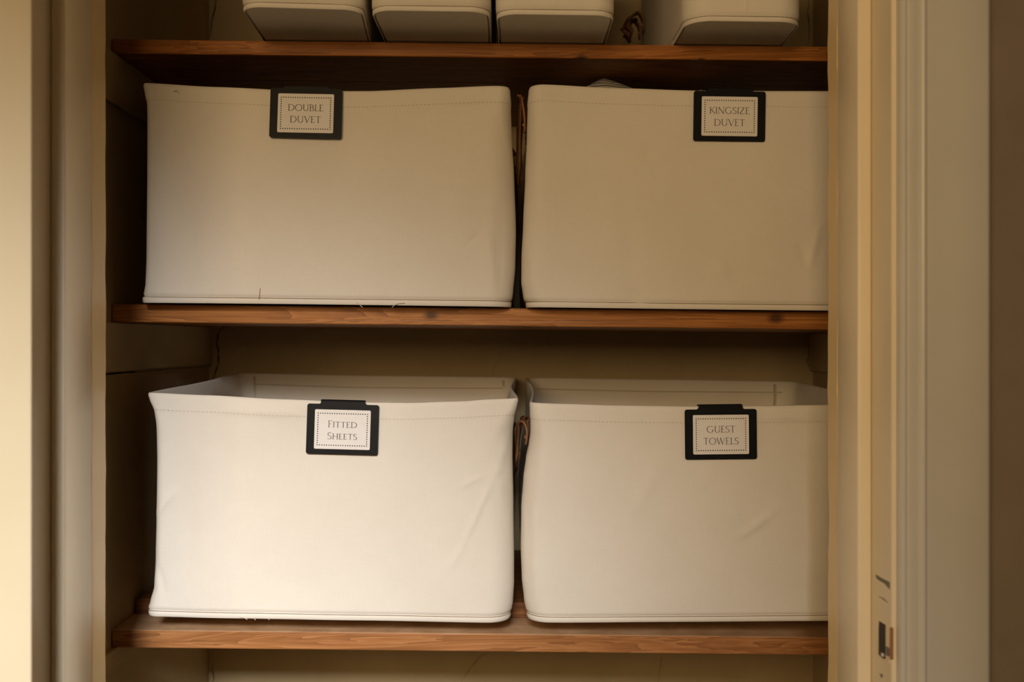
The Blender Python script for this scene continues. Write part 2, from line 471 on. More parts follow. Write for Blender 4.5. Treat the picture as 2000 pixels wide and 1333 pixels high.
# ------------------------------------------------------------------ shelves
SL = -0.0108                                # the old shelves run slightly downhill
def plank(name, y0, y1, zt, th, mat, parent, x0=XL + 0.0015, x1=XR - 0.0015, bev=0.0012):
    bm = bmesh.new()
    nx = 24
    sec = []
    for (y, z) in ((y0, -th + bev), (y0, -bev), (y0 + bev * 0.3, -bev * 0.3), (y0 + bev, 0), (y1, 0), (y1, -th), (y0 + bev, -th), (y0 + bev * 0.3, -th + bev * 0.3)):
        sec.append((y, z))
    V = []; Fc = []; m = len(sec)
    for i in range(nx + 1):
        x = x0 + (x1 - x0) * i / nx
        wob = 0.0006 * noise.noise(Vector((x * 5, zt * 9, 1.0)))
        for (y, z) in sec: V.append((x, y + (wob if y < y0 + 0.003 else 0), zt + SL * x + z))
    for i in range(nx):
        for j in range(m):
            a = i*m+j; b = i*m+(j+1) % m
            Fc.append((a, b, b+m, a+m))
    Fc.append(tuple(range(m-1, -1, -1))); Fc.append(tuple(nx*m + j for j in range(m)))
    me = bpy.data.meshes.new('t'); me.from_pydata(V, [], Fc); bm.from_mesh(me); bpy.data.meshes.remove(me)
    return bm_obj(name, bm, mat, parent)

Z_TOP, Z_MID, Z_LOW, Z_LOW2 = 0.3143, 0.0346, -0.3094, -0.2918
s = empty('shelf', (0, 1.25, Z_TOP - 0.015)); tag(s, 'orange-brown varnished pine shelf carrying the four narrow baskets', 'shelf', 'pine cupboard shelves')
plank('plank', 1.08, 1.186, Z_TOP, 0.0152, M['wood_top'], s); plank('plank', 1.1875, YB - 0.001, Z_TOP, 0.0152, M['wood_top'], s)
s = empty('shelf', (0, 1.25, Z_MID - 0.019)); tag(s, 'varnished pine shelf carrying the two duvet baskets', 'shelf', 'pine cupboard shelves')
plank('plank', 1.08, 1.205, Z_MID, 0.0190, M['wood_mid'], s); plank('plank', 1.2065, YB - 0.001, Z_MID, 0.0190, M['wood_mid'], s)
s = empty('shelf', (0, 1.25, Z_LOW - 0.019)); tag(s, 'worn grainy pine shelf under the sheets and towels baskets', 'shelf', 'pine cupboard shelves')
plank('plank', 1.08, YB - 0.001, Z_LOW, 0.0188, M['wood_low'], s)
plank('raised_plank', 1.142, YB - 0.002, Z_LOW2, 0.0172, M['wood_rear'], s, XL + 0.004, XR - 0.004)

# wall cleats that carry the shelves
for i, (zt, th, h) in enumerate(((Z_TOP, 0.0152, 0.053), (Z_MID, 0.0190, 0.052), (Z_LOW, 0.0188, 0.019))):
    for sd in (-1, 1):
        x = XL if sd < 0 else XR
        z1 = zt + SL * x - th - 0.0006
        a, b = (XL + 0.0001, XL + 0.0055) if sd < 0 else (XR - 0.0055, XR - 0.0001)
        o = box('trim_%d' % (6 + 2 * i + (sd > 0)), a, b, 0.95, YB - 0.002, z1 - h, z1, M['plaster'], None, 0.001)
        struct(o, 'painted wall batten under a pine shelf')
# dark open joint below the cleat under the middle shelf, on the left wall
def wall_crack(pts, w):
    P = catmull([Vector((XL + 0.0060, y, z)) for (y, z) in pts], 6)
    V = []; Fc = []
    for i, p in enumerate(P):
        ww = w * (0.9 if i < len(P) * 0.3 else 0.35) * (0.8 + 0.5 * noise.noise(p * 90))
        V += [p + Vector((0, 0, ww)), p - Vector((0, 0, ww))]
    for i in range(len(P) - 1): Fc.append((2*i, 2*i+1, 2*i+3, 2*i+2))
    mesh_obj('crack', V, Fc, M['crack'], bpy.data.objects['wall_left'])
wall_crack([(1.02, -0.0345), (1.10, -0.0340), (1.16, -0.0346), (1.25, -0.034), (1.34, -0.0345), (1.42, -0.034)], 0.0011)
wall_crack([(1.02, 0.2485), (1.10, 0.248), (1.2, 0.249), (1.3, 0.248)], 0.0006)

# ------------------------------------------------------------------ canvas baskets
def perim(x0, x1, y0, y1, r, nf, nc, ns, nb):
    """rounded rectangle, counter-clockwise from the front-left; r = (fl, fr, br, bl)"""
    rfl, rfr, rbr, rbl = r
    P = []
    for i in range(nf): P.append((x0 + rfl + (x1 - rfr - x0 - rfl) * i / nf, y0))
    def arc(cx, cy, rad, a0):
        for i in range(nc):
            a = a0 + (math.pi / 2) * i / nc
            P.append((cx + rad * math.cos(a), cy + rad * math.sin(a)))
    arc(x1 - rfr, y0 + rfr, rfr, -math.pi / 2)
    for i in range(ns): P.append((x1, y0 + rfr + (y1 - rbr - y0 - rfr) * i / ns))
    arc(x1 - rbr, y1 - rbr, rbr, 0)
    for i in range(nb): P.append((x1 - rbr + (x0 + rbl - x1 + rbr) * i / nb, y1))
    arc(x0 + rbl, y1 - rbl, rbl, math.pi / 2)
    for i in range(ns): P.append((x0, y1 - rbl + (y0 + rfl - y1 + rbl) * i / ns))
    arc(x0 + rfl, y0 + rfl, rfl, math.pi)
    return P

class Basket:
    def __init__(s, xl, xr, y0, depth, zbot, ztop_f, ztop_b, r_bot, r_top, wr=(), seed=0.0, bulge=0.004, pinch=0.006,
                 hem=0.0165, trim=0.0062, nf=120, rows=84, skew=0.0):
        s.__dict__.update(locals())
        s.yy1 = y0 + depth
    def zb(s, x): return interp(s.zbot, x)
    def zt(s, x, y):
        u = min(1, max(0, (y - s.y0) / s.depth))
        return interp(s.ztop_f, x) * (1 - u) + interp(s.ztop_b, x) * u
    def ring(s, t, nf, nc, ns, nb, inset=0.0):
        """outline at relative height t, before the z values; returns list of (x, y)"""
        k = min(1, max(0, (t - 0.80) / 0.2)); k = k * k * (3 - 2 * k)
        r = tuple(max(0.002, a + (b - a) * k - inset) for a, b in zip(s.r_bot, s.r_top))
        x0, x1 = interp(s.xl, t), interp(s.xr, t)
        P = perim(x0 + inset, x1 - inset, s.y0 + inset, s.yy1 - inset, r, nf, nc, ns, nb)
        out = []
        xm = (x0 + x1) / 2
        for (x, y) in P:
            v = (y - s.y0) / s.depth
            # the long sides are drawn in a little between the stiff corners
            pin = s.pinch * math.sin(math.pi * min(1, max(0, v))) ** 2 * (0.35 + 0.65 * t)
            d = abs(x - xm) / ((x1 - x0) / 2)
            x += -math.copysign(pin * d ** 6, x - xm)
            x += s.skew * (y - s.y0)
            out.append((x, y))
        return out
    def front_push(s, x, z, t, u):
        """forward (-Y) displacement of the front wall"""
        d = s.bulge * math.sin(math.pi * min(1, max(0, t))) ** 0.8 * math.sin(math.pi * min(1, max(0, u)))
        e = min(1, 6 * t, 6 * (1.02 - t))
        d += e * (0.0022 * noise.noise(Vector((x * 7 + s.seed, s.seed * 3.3, z * 3.5)))
                  + 0.0011 * noise.noise(Vector((x * 17 + s.seed, 5.0, z * 9)))
                  + 0.00022 * noise.noise(Vector((x * 60, 9.0, z * 45 + s.seed))))
        for (x1, z1, x2, z2, amp, w) in s.wr:
            ax, az = x - x1, z - z1; bx, bz = x2 - x1, z2 - z1
            L2 = bx * bx + bz * bz
            q = min(1, max(0, (ax * bx + az * bz) / L2))
            dx, dz = ax - q * bx, az - q * bz
            dist2 = (dx * dx + dz * dz) / (w * w)
            if dist2 < 9: d += 1.9 * amp * math.exp(-dist2) * (0.25 + 0.75 * math.sin(math.pi * min(1, max(0, q * 0.9 + 0.05))))
        return d
    def surf(s, P, t, zoff=0.0):
        """(x, y) outline at t -> 3D points with displacement"""
        out = []
        x0, x1 = interp(s.xl, t), interp(s.xr, t)
        for (x, y) in P:
            zb, zt = s.zb(x), s.zt(x, y)
            z = zb + (zt - zb) * t
            v = (y - s.y0) / s.depth
            fw = max(0, 1 - v * 9)
            yy = y
            if fw > 0: yy -= s.front_push(x, z, t, (x - x0) / (x1 - x0)) * fw
            wob = (1 - fw) * 0.0015 * noise.noise(Vector((x * 9 + s.seed, y * 9, z * 9)))
            out.append(Vector((x + wob, yy, z + zoff)))
        return out
    def front_y(s, x, z):
        zb, zt = s.zb(x), s.zt(x, s.y0)
        t = (z - zb) / (zt - zb)
        x0, x1 = interp(s.xl, t), interp(s.xr, t)
        return s.y0 - s.front_push(x, z, t, (x - x0) / (x1 - x0))
    def build(s, name, label, group):
        nf, rows = s.nf, s.rows
        nc, ns, nb = 9, 22, 26
        xm = (interp(s.xl, 0) + interp(s.xr, 0)) / 2
        root = empty(name, (xm, s.y0 + s.depth / 2, s.zb(xm)))
        tag(root, label, 'basket', group)
        H = s.zt(xm, s.y0) - s.zb(xm)
        tt = s.trim / H * 0.9
        V = []; Fc = []
        levels = []
        for i in range(rows + 1): levels.append(tt + (1 - tt) * i / rows)
        n = nf + 4 * nc + 2 * ns + nb
        th = s.hem / H
        # outer skin
        for i, t in enumerate(levels):
            ins = 0.0
            if t < tt + 0.012: ins = 0.0024 * (1 - (t - tt) / 0.012)
            if t > 1 - th: ins = -0.0004
            if i == rows: ins = 0.0006
            V += s.surf(s.ring(t, nf, nc, ns, nb, ins), t)
        for i in range(rows):
            for j in range(n):
                j2 = (j + 1) % n
                Fc.append((i*n + j, i*n + j2, (i+1)*n + j2, (i+1)*n + j))
        # rolled rim and inner skin
        base = rows * n
        inner = [(1.002, 0.0016), (1 - 0.006, 0.0030), (1 - th, 0.0032), (1 - th - 0.01, 0.0026), (0.85, 0.0026), (0.7, 0.0026), (0.5, 0.0026), (0.3, 0.0026), (0.12, 0.0026), (tt + 0.02, 0.003)]
        for (t, ins) in inner:
            o = len(V)
            V += s.surf(s.ring(t, nf, nc, ns, nb, ins), t)
            for j in range(n):
                j2 = (j + 1) % n
                Fc.append((base + j, base + j2, o + j2, o + j))
            base = o
        Fc.append(tuple(base + j for j in range(n)))
        mesh_obj('body', V, Fc, M['canvas'], root, True)
        # bottom trim: the padded edge below the seam
        V = []; Fc = []
        secs = [(-0.0016, 0.0008), (-0.0004, 0.0000), (0.0020, -0.0003), (0.0044, -0.0002), (0.0056, 0.0004), (s.trim, 0.0016), (s.trim - 0.0006, 0.004)]
        P0 = []
        ring_lo = None
        sc = s.trim / 0.0062
        for q, (dz, ins) in enumerate(secs):
            dz = max(0, dz + 0.0016) * sc * 0.85
            P = s.surf(s.ring(0.0, nf, nc, ns, nb, ins), 0.0)
            V += [p + Vector((0, 0, dz)) for p in P]
        for i in range(len(secs) - 1):
            for j in range(n):
                j2 = (j + 1) % n
                Fc.append((i*n + j, i*n + j2, (i+1)*n + j2, (i+1)*n + j))
        mesh_obj('bottom_trim', V, Fc, M['canvas'], root, True)
        # the sewn seam line above the trim, across the front and round both front corners
        t0 = tt + 0.001
        P = s.surf(s.ring(t0, nf, nc, ns, nb, 0.0003), t0)
        V, Fc = tube(P[-nc - 4:] + P[:nf + nc + 4], 0.00032, 4)
        mesh_obj('base_seam', V, Fc, M['seam'], root)
        # base panel
        P = s.surf(s.ring(0.0, nf, nc, ns, nb, 0.0028), 0.0)
        V = [p + Vector((0, 0, 0.0010)) for p in P]; V2 = [p + Vector((0, 0, 0.0032)) for p in P]
        V = V + V2
        Fc = [tuple(range(n - 1, -1, -1)), tuple(range(n, 2*n))] + [(j, (j+1) % n, n + (j+1) % n, n + j) for j in range(n)]
        mesh_obj('base_panel', V, Fc, M['canvas_base'], root)
        # hem stitching round the front and down the sides of the rim
        if s.hem > 0.002:
            V = []; Fc = []
            t = 1 - th
            P = s.surf(s.ring(t, nf * 3, nc * 3, ns * 3, nb, -0.0005), t)
            m = nf * 3 + nc * 3 + ns
            dash(V, Fc, P[-nc * 3:] + P[:m], 0.0021, 0.0019, 0.00017)
            mesh_obj('hem_stitching', V, Fc, M['thread'], root)
        return root

def dash(V, Fc, P, on, off, r):
    """small thread dashes along a polyline"""
    acc = 0.0; state = True; cur = [P[0]]
    for a, b in zip(P, P[1:]):
        L = (b - a).length
        pos = 0.0
        while acc + (L - pos) >= (on if state else off):
            step = (on if state else off) - acc
            pos += step
            p = a.lerp(b, pos / L)
            if state:
                cur.append(p)
                v, f = tube([cur[0], cur[-1]], r, 4)
                o = len(V); V.extend(v); Fc.extend([tuple(o + i for i in q) for q in f])
            cur = [p]; state = not state; acc = 0.0
        acc += L - pos

def strap(name, pts, parent, width=0.013, thick=0.0026, wv=None, xmin=None):
    """leather strap swept through pts; wv = list of width directions"""
    P = catmull(pts, 8)
    W = catmull(wv, 8)
    V = []; Fc = []
    n = len(P)
    for i, p in enumerate(P):
        t = (P[min(n-1, i+1)] - P[max(0, i-1)]).normalized()
        w = W[i] - t * W[i].dot(t)
        if w.length < 1e-5: w = t.orthogonal()
        w.normalize(); nn = t.cross(w)
        e = 1.0
        if i < 3: e = 0.55 + 0.15 * i
        if i > n - 4: e = 0.55 + 0.15 * (n - 1 - i)
        h = width * 0.5 * e
        for (a, b) in ((-1, -0.6), (-0.85, -1), (0.85, -1), (1, -0.6), (1, 0.6), (0.85, 1), (-0.85, 1), (-1, 0.6)):
            V.append(p + w * (a * h) + nn * (b * thick * 0.5))
    for i in range(n - 1):
        for j in range(8):
            Fc.append((i*8+j, i*8+(j+1) % 8, (i+1)*8+(j+1) % 8, (i+1)*8+j))
    Fc.append(tuple(range(7, -1, -1))); Fc.append(tuple((n-1)*8 + j for j in range(8)))
    if xmin is not None:      # pressed against the neighbouring basket
        for v in V:
            if v.x < xmin: v.x = xmin + (v.x - xmin) * 0.06
    o = mesh_obj(name, V, Fc, M['leather'], parent, True)
    tag(o, 'tan leather strap handle')
    return o

def side_handle(b, root, side, yc, zc, out, drop, span=0.10, lift=0.0, xmin=None):
    """strap handle on a basket side; side = -1 left, +1 right"""
    def sx(y, z):
        zb, zt = b.zb((interp(b.xl, 0.5) if side < 0 else interp(b.xr, 0.5))), b.zt((interp(b.xl, 0.5) if side < 0 else interp(b.xr, 0.5)), y)
        t = (z - zb) / (zt - zb)
        x = interp(b.xl, t) if side < 0 else interp(b.xr, t)
        v = (y - b.y0) / b.depth
        pin = b.pinch * math.sin(math.pi * v) ** 2 * (0.35 + 0.65 * t)
        return x - side * pin + b.skew * (y - b.y0) + side * 0.0016
    def q(dy, dz, o):
        y, z = yc + dy, zc + dz
        return (sx(y, z) + side * (0.0015 + o), y, z)
    h = span / 2
    pts = [q(-h, -0.020, 0), q(-h, -0.006, 0.0005), q(-h + 0.002, 0.003 + lift * 0.3, out * 0.3), q(-h + 0.008, 0.000 + lift, out * 0.7),
           q(-h + 0.022, -drop * 0.45 + lift * 0.5, out * 0.97), q(-0.010, -drop * 0.9, out), q(0.010, -drop, out * 0.85), q(h - 0.026, -drop * 0.6, out * 0.8),
           q(h - 0.008, -0.002, out * 0.6), q(h, 0.003, out * 0.3), q(h, -0.006, 0.0005), q(h, -0.020, 0)]
    Y = (0, 1, 0)
    wv = [Y, Y, Y, (side * 0.1, 1, 0.1), (side * 0.5, 0.75, 0.4), (side * 0.55, 0.2, 0.8), (side * 0.45, 0.1, 0.85), (side * 0.3, -0.5, 0.7), (0, -1, 0.3), (0, -1, 0), (0, -1, 0), (0, -1, 0)]
    st = strap('handle', pts, root, 0.013, 0.0024, wv, xmin)
    for dy in (-h, h):
        p = Vector(q(dy, -0.012, 0.0016))
        V, Fc = tube([p - Vector((side * 0.0012, 0, 0)), p + Vector((side * 0.0006, 0, 0))], 0.0018, 8)
        mesh_obj('rivet', V, Fc, M['brass'], st, False)
    return st

S = 1.055 / F
def prof_t(pts, ytop, ybot, X=True):
    """silhouette pixels (x, y) -> [(t, X)] sorted by t"""
    out = [((ybot - y) / (ybot - ytop), (x - 1000) * S) for (x, y) in pts]
    return sorted(out)
def zline(pts): return [((x - 1000) * S, (666.5 - y) * S) for (x, y) in pts]
def wr(lst): return [((a - 1000) * S, (666.5 - b) * S, (c - 1000) * S, (666.5 - d) * S, amp, w) for (a, b, c, d, amp, w) in lst]

G_BIG = 'large cream canvas storage baskets'
B = {}
# --- DOUBLE DUVET
b = Basket(prof_t([(277, 165), (280, 180), (284, 205), (284, 350), (282, 500), (280, 556), (276, 582), (275, 592)], 165, 594),
           prof_t([(996, 168), (998, 200), (1000, 260), (1004, 330), (1008, 450), (1007, 520), (1003, 570), (999, 601)], 168, 601),
           1.055, 0.352, [(-0.42, Z_MID + SL * -0.42 + 0.0006), (0.42, Z_MID + SL * 0.42 + 0.0006)],
           zline([(277, 162), (420, 170), (600, 178), (720, 178), (860, 172), (960, 168), (996, 168)]), zline([(277, 160), (640, 166), (996, 166)]),
           (0.007, 0.026, 0.03, 0.03), (0.005, 0.012, 0.03, 0.03),
           wr([(938, 455, 912, 482, -0.0009, 0.0022), (950, 450, 968, 570, 0.0012, 0.0035), (978, 400, 974, 570, -0.0010, 0.004), (975, 180, 1003, 320, 0.0012, 0.006),
               (962, 190, 880, 200, 0.0008, 0.004), (700, 330, 800, 380, 0.0010, 0.02), (372, 380, 368, 560, -0.0012, 0.012), (320, 250, 330, 560, 0.001, 0.014)]), 1.7)
r = b.build('canvas_basket', 'cream canvas basket with the DOUBLE DUVET label, on the shelf below the narrow baskets', G_BIG)
side_handle(b, r, -1, 1.215, 0.205, 0.010, 0.035)
side_handle(b, r, 1, 1.235, 0.215, 0.0015, 0.055)
B['double'] = (b, r)
# --- KINGSIZE DUVET
b = Basket(prof_t([(1034, 166), (1031, 200), (1030, 260), (1026, 340), (1021, 430), (1018, 500), (1018, 550), (1022, 580), (1028, 603)], 165, 603),
           [(0, 0.398), (0.5, 0.402), (0.85, 0.398), (1, 0.396)],
           1.055, 0.352, [(-0.42, Z_MID + SL * -0.42 + 0.0006), (0.42, Z_MID + SL * 0.42 + 0.0006)],
           zline([(1034, 166), (1060, 165), (1200, 172), (1360, 177), (1500, 178), (1615, 178), (1740, 174)]), zline([(1034, 166), (1400, 168), (1740, 168)]),
           (0.024, 0.02, 0.03, 0.03), (0.013, 0.015, 0.03, 0.03),
           wr([(1045, 180, 1052, 420, 0.0010, 0.005), (1035, 500, 1046, 580, 0.0009, 0.003), (1225, 420, 1240, 560, -0.0010, 0.010), (1600, 440, 1580, 520, 0.0010, 0.003),
               (1560, 480, 1575, 520, -0.0008, 0.003), (1400, 515, 1420, 540, 0.0010, 0.006), (1230, 570, 1260, 585, -0.0009, 0.006)]), 4.1, nf=110)
r = b.build('canvas_basket', 'cream canvas basket with the KINGSIZE DUVET label, striped bedding showing over its rim', G_BIG)
side_handle(b, r, -1, 1.130, 0.243, 0.0090, 0.066, 0.070, 0.016, 0.0050)
B['king'] = (b, r)
# --- FITTED SHEETS
b = Basket(prof_t([(287, 769), (291, 782), (298, 800), (301, 830), (302, 900), (301, 1000), (299, 1100), (296, 1150), (288, 1180), (283, 1194), (285, 1203)], 768, 1206),
           prof_t([(1013, 781), (1010, 793), (1005, 815), (1002, 850), (1001, 900), (1003, 1000), (1005, 1100), (1005, 1150), (1003, 1185), (998, 1215)], 781, 1217),
           1.055, 0.352, zline([(283, 1205), (450, 1209), (700, 1213), (985, 1218)]),
           zline([(287, 768), (400, 773), (550, 781), (700, 787), (800, 788), (900, 785), (960, 781), (1013, 779)]), zline([(287, 750), (640, 757), (1013, 761)]),
           (0.010, 0.026, 0.028, 0.028), (0.004, 0.006, 0.02, 0.02),
           wr([(992, 850, 972, 925, 0.0013, 0.0022), (972, 915, 905, 1065, 0.0011, 0.0022), (970, 920, 985, 985, 0.0008, 0.002), (942, 930, 900, 952, 0.0007, 0.002),
               (905, 1065, 880, 1110, 0.0006, 0.003), (300, 1010, 340, 960, 0.0010, 0.004), (360, 930, 372, 1120, -0.0011, 0.014), (312, 1110, 320, 1160, -0.0009, 0.003),
               (440, 800, 590, 806, 0.0009, 0.006)]), 8.3)
r = b.build('canvas_basket', 'white-cream canvas basket with the FITTED SHEETS label, open and empty at the rim', G_BIG)
side_handle(b, r, -1, 1.215, -0.115, 0.010, 0.035)
side_handle(b, r, 1, 1.265, -0.105, 0.0015, 0.060)
B['fitted'] = (b, r)
# --- GUEST TOWELS
b = Basket(prof_t([(1035, 788), (1036, 820), (1036, 850), (1033, 875), (1027, 905), (1022, 945), (1018, 1000), (1017, 1080), (1019, 1140), (1023, 1180), (1029, 1215)], 788, 1217),
           [(0, 0.386), (0.1, 0.390), (0.5, 0.388), (0.85, 0.384), (1, 0.392)],
           1.055, 0.352, zline([(1020, 1217), (1100, 1217.5), (1300, 1216), (1615, 1214), (1740, 1213)]),
           zline([(1034, 788), (1100, 790), (1200, 793), (1350, 795), (1500, 794), (1615, 792), (1740, 785)]), zline([(1034, 762), (1400, 767), (1740, 772)]),
           (0.024, 0.02, 0.028, 0.028), (0.012, 0.008, 0.02, 0.02),
           wr([(1038, 990, 1048, 1180, 0.0011, 0.0028), (1030, 980, 1040, 1100, -0.0009, 0.003), (1060, 830, 1052, 1000, 0.0008, 0.006), (1510, 1000, 1440, 1050, 0.0008, 0.004),
               (1290, 900, 1240, 1000, 0.0007, 0.008), (1585, 815, 1490, 812, 0.0008, 0.004)]), 12.9, nf=110)
r = b.build('canvas_basket', 'cream canvas basket with the GUEST TOWELS label, brown leather handle looped at its side', G_BIG)
side_handle(b, r, -1, 1.118, -0.090, 0.0125, 0.044, 0.062, 0.0, 0.0042)
B['guest'] = (b, r)

# inner seams of the two open baskets
def inner_seams(key, xs, zs):
    b, r = B[key]
    yb = b.yy1 - 0.0036
    for x in xs:
        zt = b.zt(x, b.yy1)
        pts = [Vector((x + 0.001 * math.sin(i * 1.3), yb - 0.0006, zt - 0.004 - 0.012 * i)) for i in range(12)]
        V, Fc = tube(pts, 0.0011, 5)
        mesh_obj('inner_seam', V, Fc, M['canvas_base'], r, True)
        V, Fc = tube([p + Vector((-0.0016, 0.0006, 0)) for p in pts], 0.0006, 4)
        mesh_obj('inner_seam', V, Fc, M['thread'], r, True)
    x0, x1 = min(xs) - 0.01, max(xs) + 0.01
    pts = [Vector((x0 + (x1 - x0) * i / 30, yb - 0.0002, b.zt(x0 + (x1 - x0) * i / 30, b.yy1) - zs - 0.0012 * math.sin(math.pi * i / 30))) for i in range(31)]
    V, Fc = tube(pts, 0.0005, 4)
    mesh_obj('hem_seam', V, Fc, M['thread'], r, True)
inner_seams('fitted', ((498 - 1000) * 1.405 / F, (984 - 1000) * 1.405 / F), 0.0150)
inner_seams('guest', ((1041 - 1000) * 1.405 / F, (1513 - 1000) * 1.405 / F), 0.0150)

# loose threads on the bottom seams
def thread(pts, key, mat='thread_light', r=0.0003):
    b, root = B[key]
    P = []
    for (x, y) in pts:
        X, Z = (x - 1000) * S, (666.5 - y) * S
        P.append(Vector((X, b.front_y(X, max(Z, b.zb(X) + 0.002)) - 0.0016, Z)))
    V, Fc = tube(catmull(P, 4), r, 4)
    mesh_obj('loose_thread', V, Fc, M[mat], root, True)
thread([(697, 590), (702, 595), (709, 601)], 'double'); thread([(766, 601), (775, 594), (791, 592)], 'double')
thread([(509, 563), (508, 575), (506, 585)], 'double', 'thread', 0.00025)
thread([(340, 180), (346, 178), (350, 183)], 'double', 'thread', 0.0004)
thread([(468, 1205), (478, 1207), (484, 1210)], 'fitted'); thread([(495, 1206), (500, 1211)], 'fitted'); thread([(524, 1208), (527, 1211)], 'fitted')

# --- narrow baskets on the top shelf, overhanging its front edge
G_SM = 'narrow canvas baskets on the top shelf'
def narrow(x0, x1, yf, seed, label, skew=0.0, r=0.02, handle=False, tilt=0.0):
    zb = [(x0, Z_TOP + SL * x0 + 0.0004), (x1, Z_TOP + SL * x1 + 0.0004)]
    z1 = Z_TOP + 0.17
    b = Basket([(0, x0 + 0.001), (0.06, x0), (0.5, x0 - 0.0005), (1, x0)], [(0, x1 - 0.001), (0.06, x1), (0.5, x1 + 0.0005), (1, x1)], yf, 0.352, zb,
               [(x0, z1), (x1, z1)], [(x0, z1), (x1, z1)], (r, r, r, r), (r * 0.6,) * 4,
               [((x0 + x1) / 2, Z_TOP + 0.01, (x0 + x1) / 2, Z_TOP + 0.09, 0.0006, 0.0016), (x0 + 0.02, Z_TOP + 0.03, x0 + 0.06, Z_TOP + 0.05, 0.0008, 0.006)],
               seed, 0.003, 0.002, 0.016, 0.0050, nf=50, rows=50, skew=skew)
    root = b.build('narrow_basket', label, G_SM)
    if tilt:
        c = Vector(((x0 + x1) / 2, yf + 0.17, 0))
    if handle: side_handle(b, root, -1, 1.312, 0.412, 0.020, 0.022, 0.034, 0.0)
    return b, root
nb1 = narrow(-0.2602, -0.1425, 0.9740, 21.0, 'narrow cream canvas basket standing at the end nearest the cracked corner, set slightly askew', 0.0)
nb2 = narrow(-0.1365, -0.0208, 0.9780, 24.0, 'narrow cream canvas basket squeezed between two others of its row', 0.0)
nb3 = narrow(-0.0160, 0.1000, 0.9850, 27.0, 'narrow cream canvas basket beside the wide gap in the row', 0.0)
nb4 = narrow(0.1690, 0.2870, 0.9990, 31.0, 'narrow cream canvas basket standing alone across the gap, leather handle on its side', 0.0, 0.026, True)
# the first one is turned a little
nb1[1].rotation_euler = (0, 0, math.radians(3.0))
nb1[1].location.x -= 0.0085

# ------------------------------------------------------------------ bedding in the kingsize basket
def bedding():
    b, _ = B['king']
    x0, x1, y0, y1 = 0.034, 0.380, 1.070, 1.392
    nx, ny = 110, 60
    V = []; Fc = []
    zfl = b.zb(0.2) + 0.014
    for j in range(ny + 1):
        for i in range(nx + 1):
            u, v = i / nx, j / ny
            x, y = x0 + (x1 - x0) * u, y0 + (y1 - y0) * v
            e = min(1, 7 * min(u, 1 - u)) ** 0.5 * min(1, 7 * min(v, 1 - v)) ** 0.5 if 0 < u < 1 and 0 < v < 1 else 0
            z = 0.205 + 0.038 * e
            dx = x - 0.103; dy = y - 1.155
            sx = 0.070 if dx < 0 else 0.105
            z += 0.0535 * math.exp(-abs(dx / sx) ** 1.25) * math.exp(-(dy / 0.045) ** 2)
            z += 0.022 * math.exp(-((x - 0.2125) / 0.009) ** 2) * math.exp(-((y - 1.155) / 0.03) ** 2)
            z += 0.0015 * noise.noise(Vector((x * 25, y * 25, 3)))*e
            V.append((x, y, min(z, 0.2963)))
    for j in range(ny):
        for i in range(nx):
            a = j*(nx+1)+i
            Fc.append((a, a+1, a+nx+2, a+nx+1))
    loop = [i for i in range(nx+1)] + [j*(nx+1)+nx for j in range(1, ny+1)] + [ny*(nx+1)+i for i in range(nx-1, -1, -1)] + [j*(nx+1) for j in range(ny-1, 0, -1)]
    o0 = len(V)
    for q in loop: V.append((V[q][0], V[q][1], zfl))
    n = len(loop)
    for q in range(n):
        Fc.append((loop[q], o0 + q, o0 + (q+1) % n, loop[(q+1) % n]))
    Fc.append(tuple(o0 + q for q in range(n)))
    o = mesh_obj('folded_bedding', V, Fc, M['stripe'], None, True)
    tag(o, 'grey and white striped bedding folded inside the KINGSIZE DUVET basket', 'bedding')
bedding()

# ------------------------------------------------------------------ lettering (roman capitals drawn as strokes)
TK, TN = 0.115, 0.055
def ell(cx, cy, rx, ry, a0, a1, n=22):
    return [(cx + rx * math.cos(math.radians(a0 + (a1 - a0) * i / n)), cy + ry * math.sin(math.radians(a0 + (a1 - a0) * i / n))) for i in range(n + 1)]
def wv(pts):     # pen at an angle: thick where the stroke runs down, thin where it runs across
    out = []
    for i in range(len(pts)):
        a = pts[max(0, i-1)]; b = pts[min(len(pts)-1, i+1)]
        dx, dy = b[0]-a[0], b[1]-a[1]; L = math.hypot(dx, dy) or 1
        out.append(TN + (TK - TN) * abs(dy / L) ** 1.5)
    return out
def stem(x, y0=0, y1=1, w=TK): return [([(x, y0), (x, y1)], [w, w])]
def ser(x, y, h=0.11): return [([(x - h, y), (x + h, y)], [0.04, 0.04])]
def bar(x0, x1, y, w=TN, term=0): 
    s = [([(x0, y), (x1, y)], [w, w])]
    if term: s.append(([(x1, y), (x1 + 0.03, y + term)], [0.05, 0.03]))
    return s
def curve(pts): return [(pts, wv(pts))]
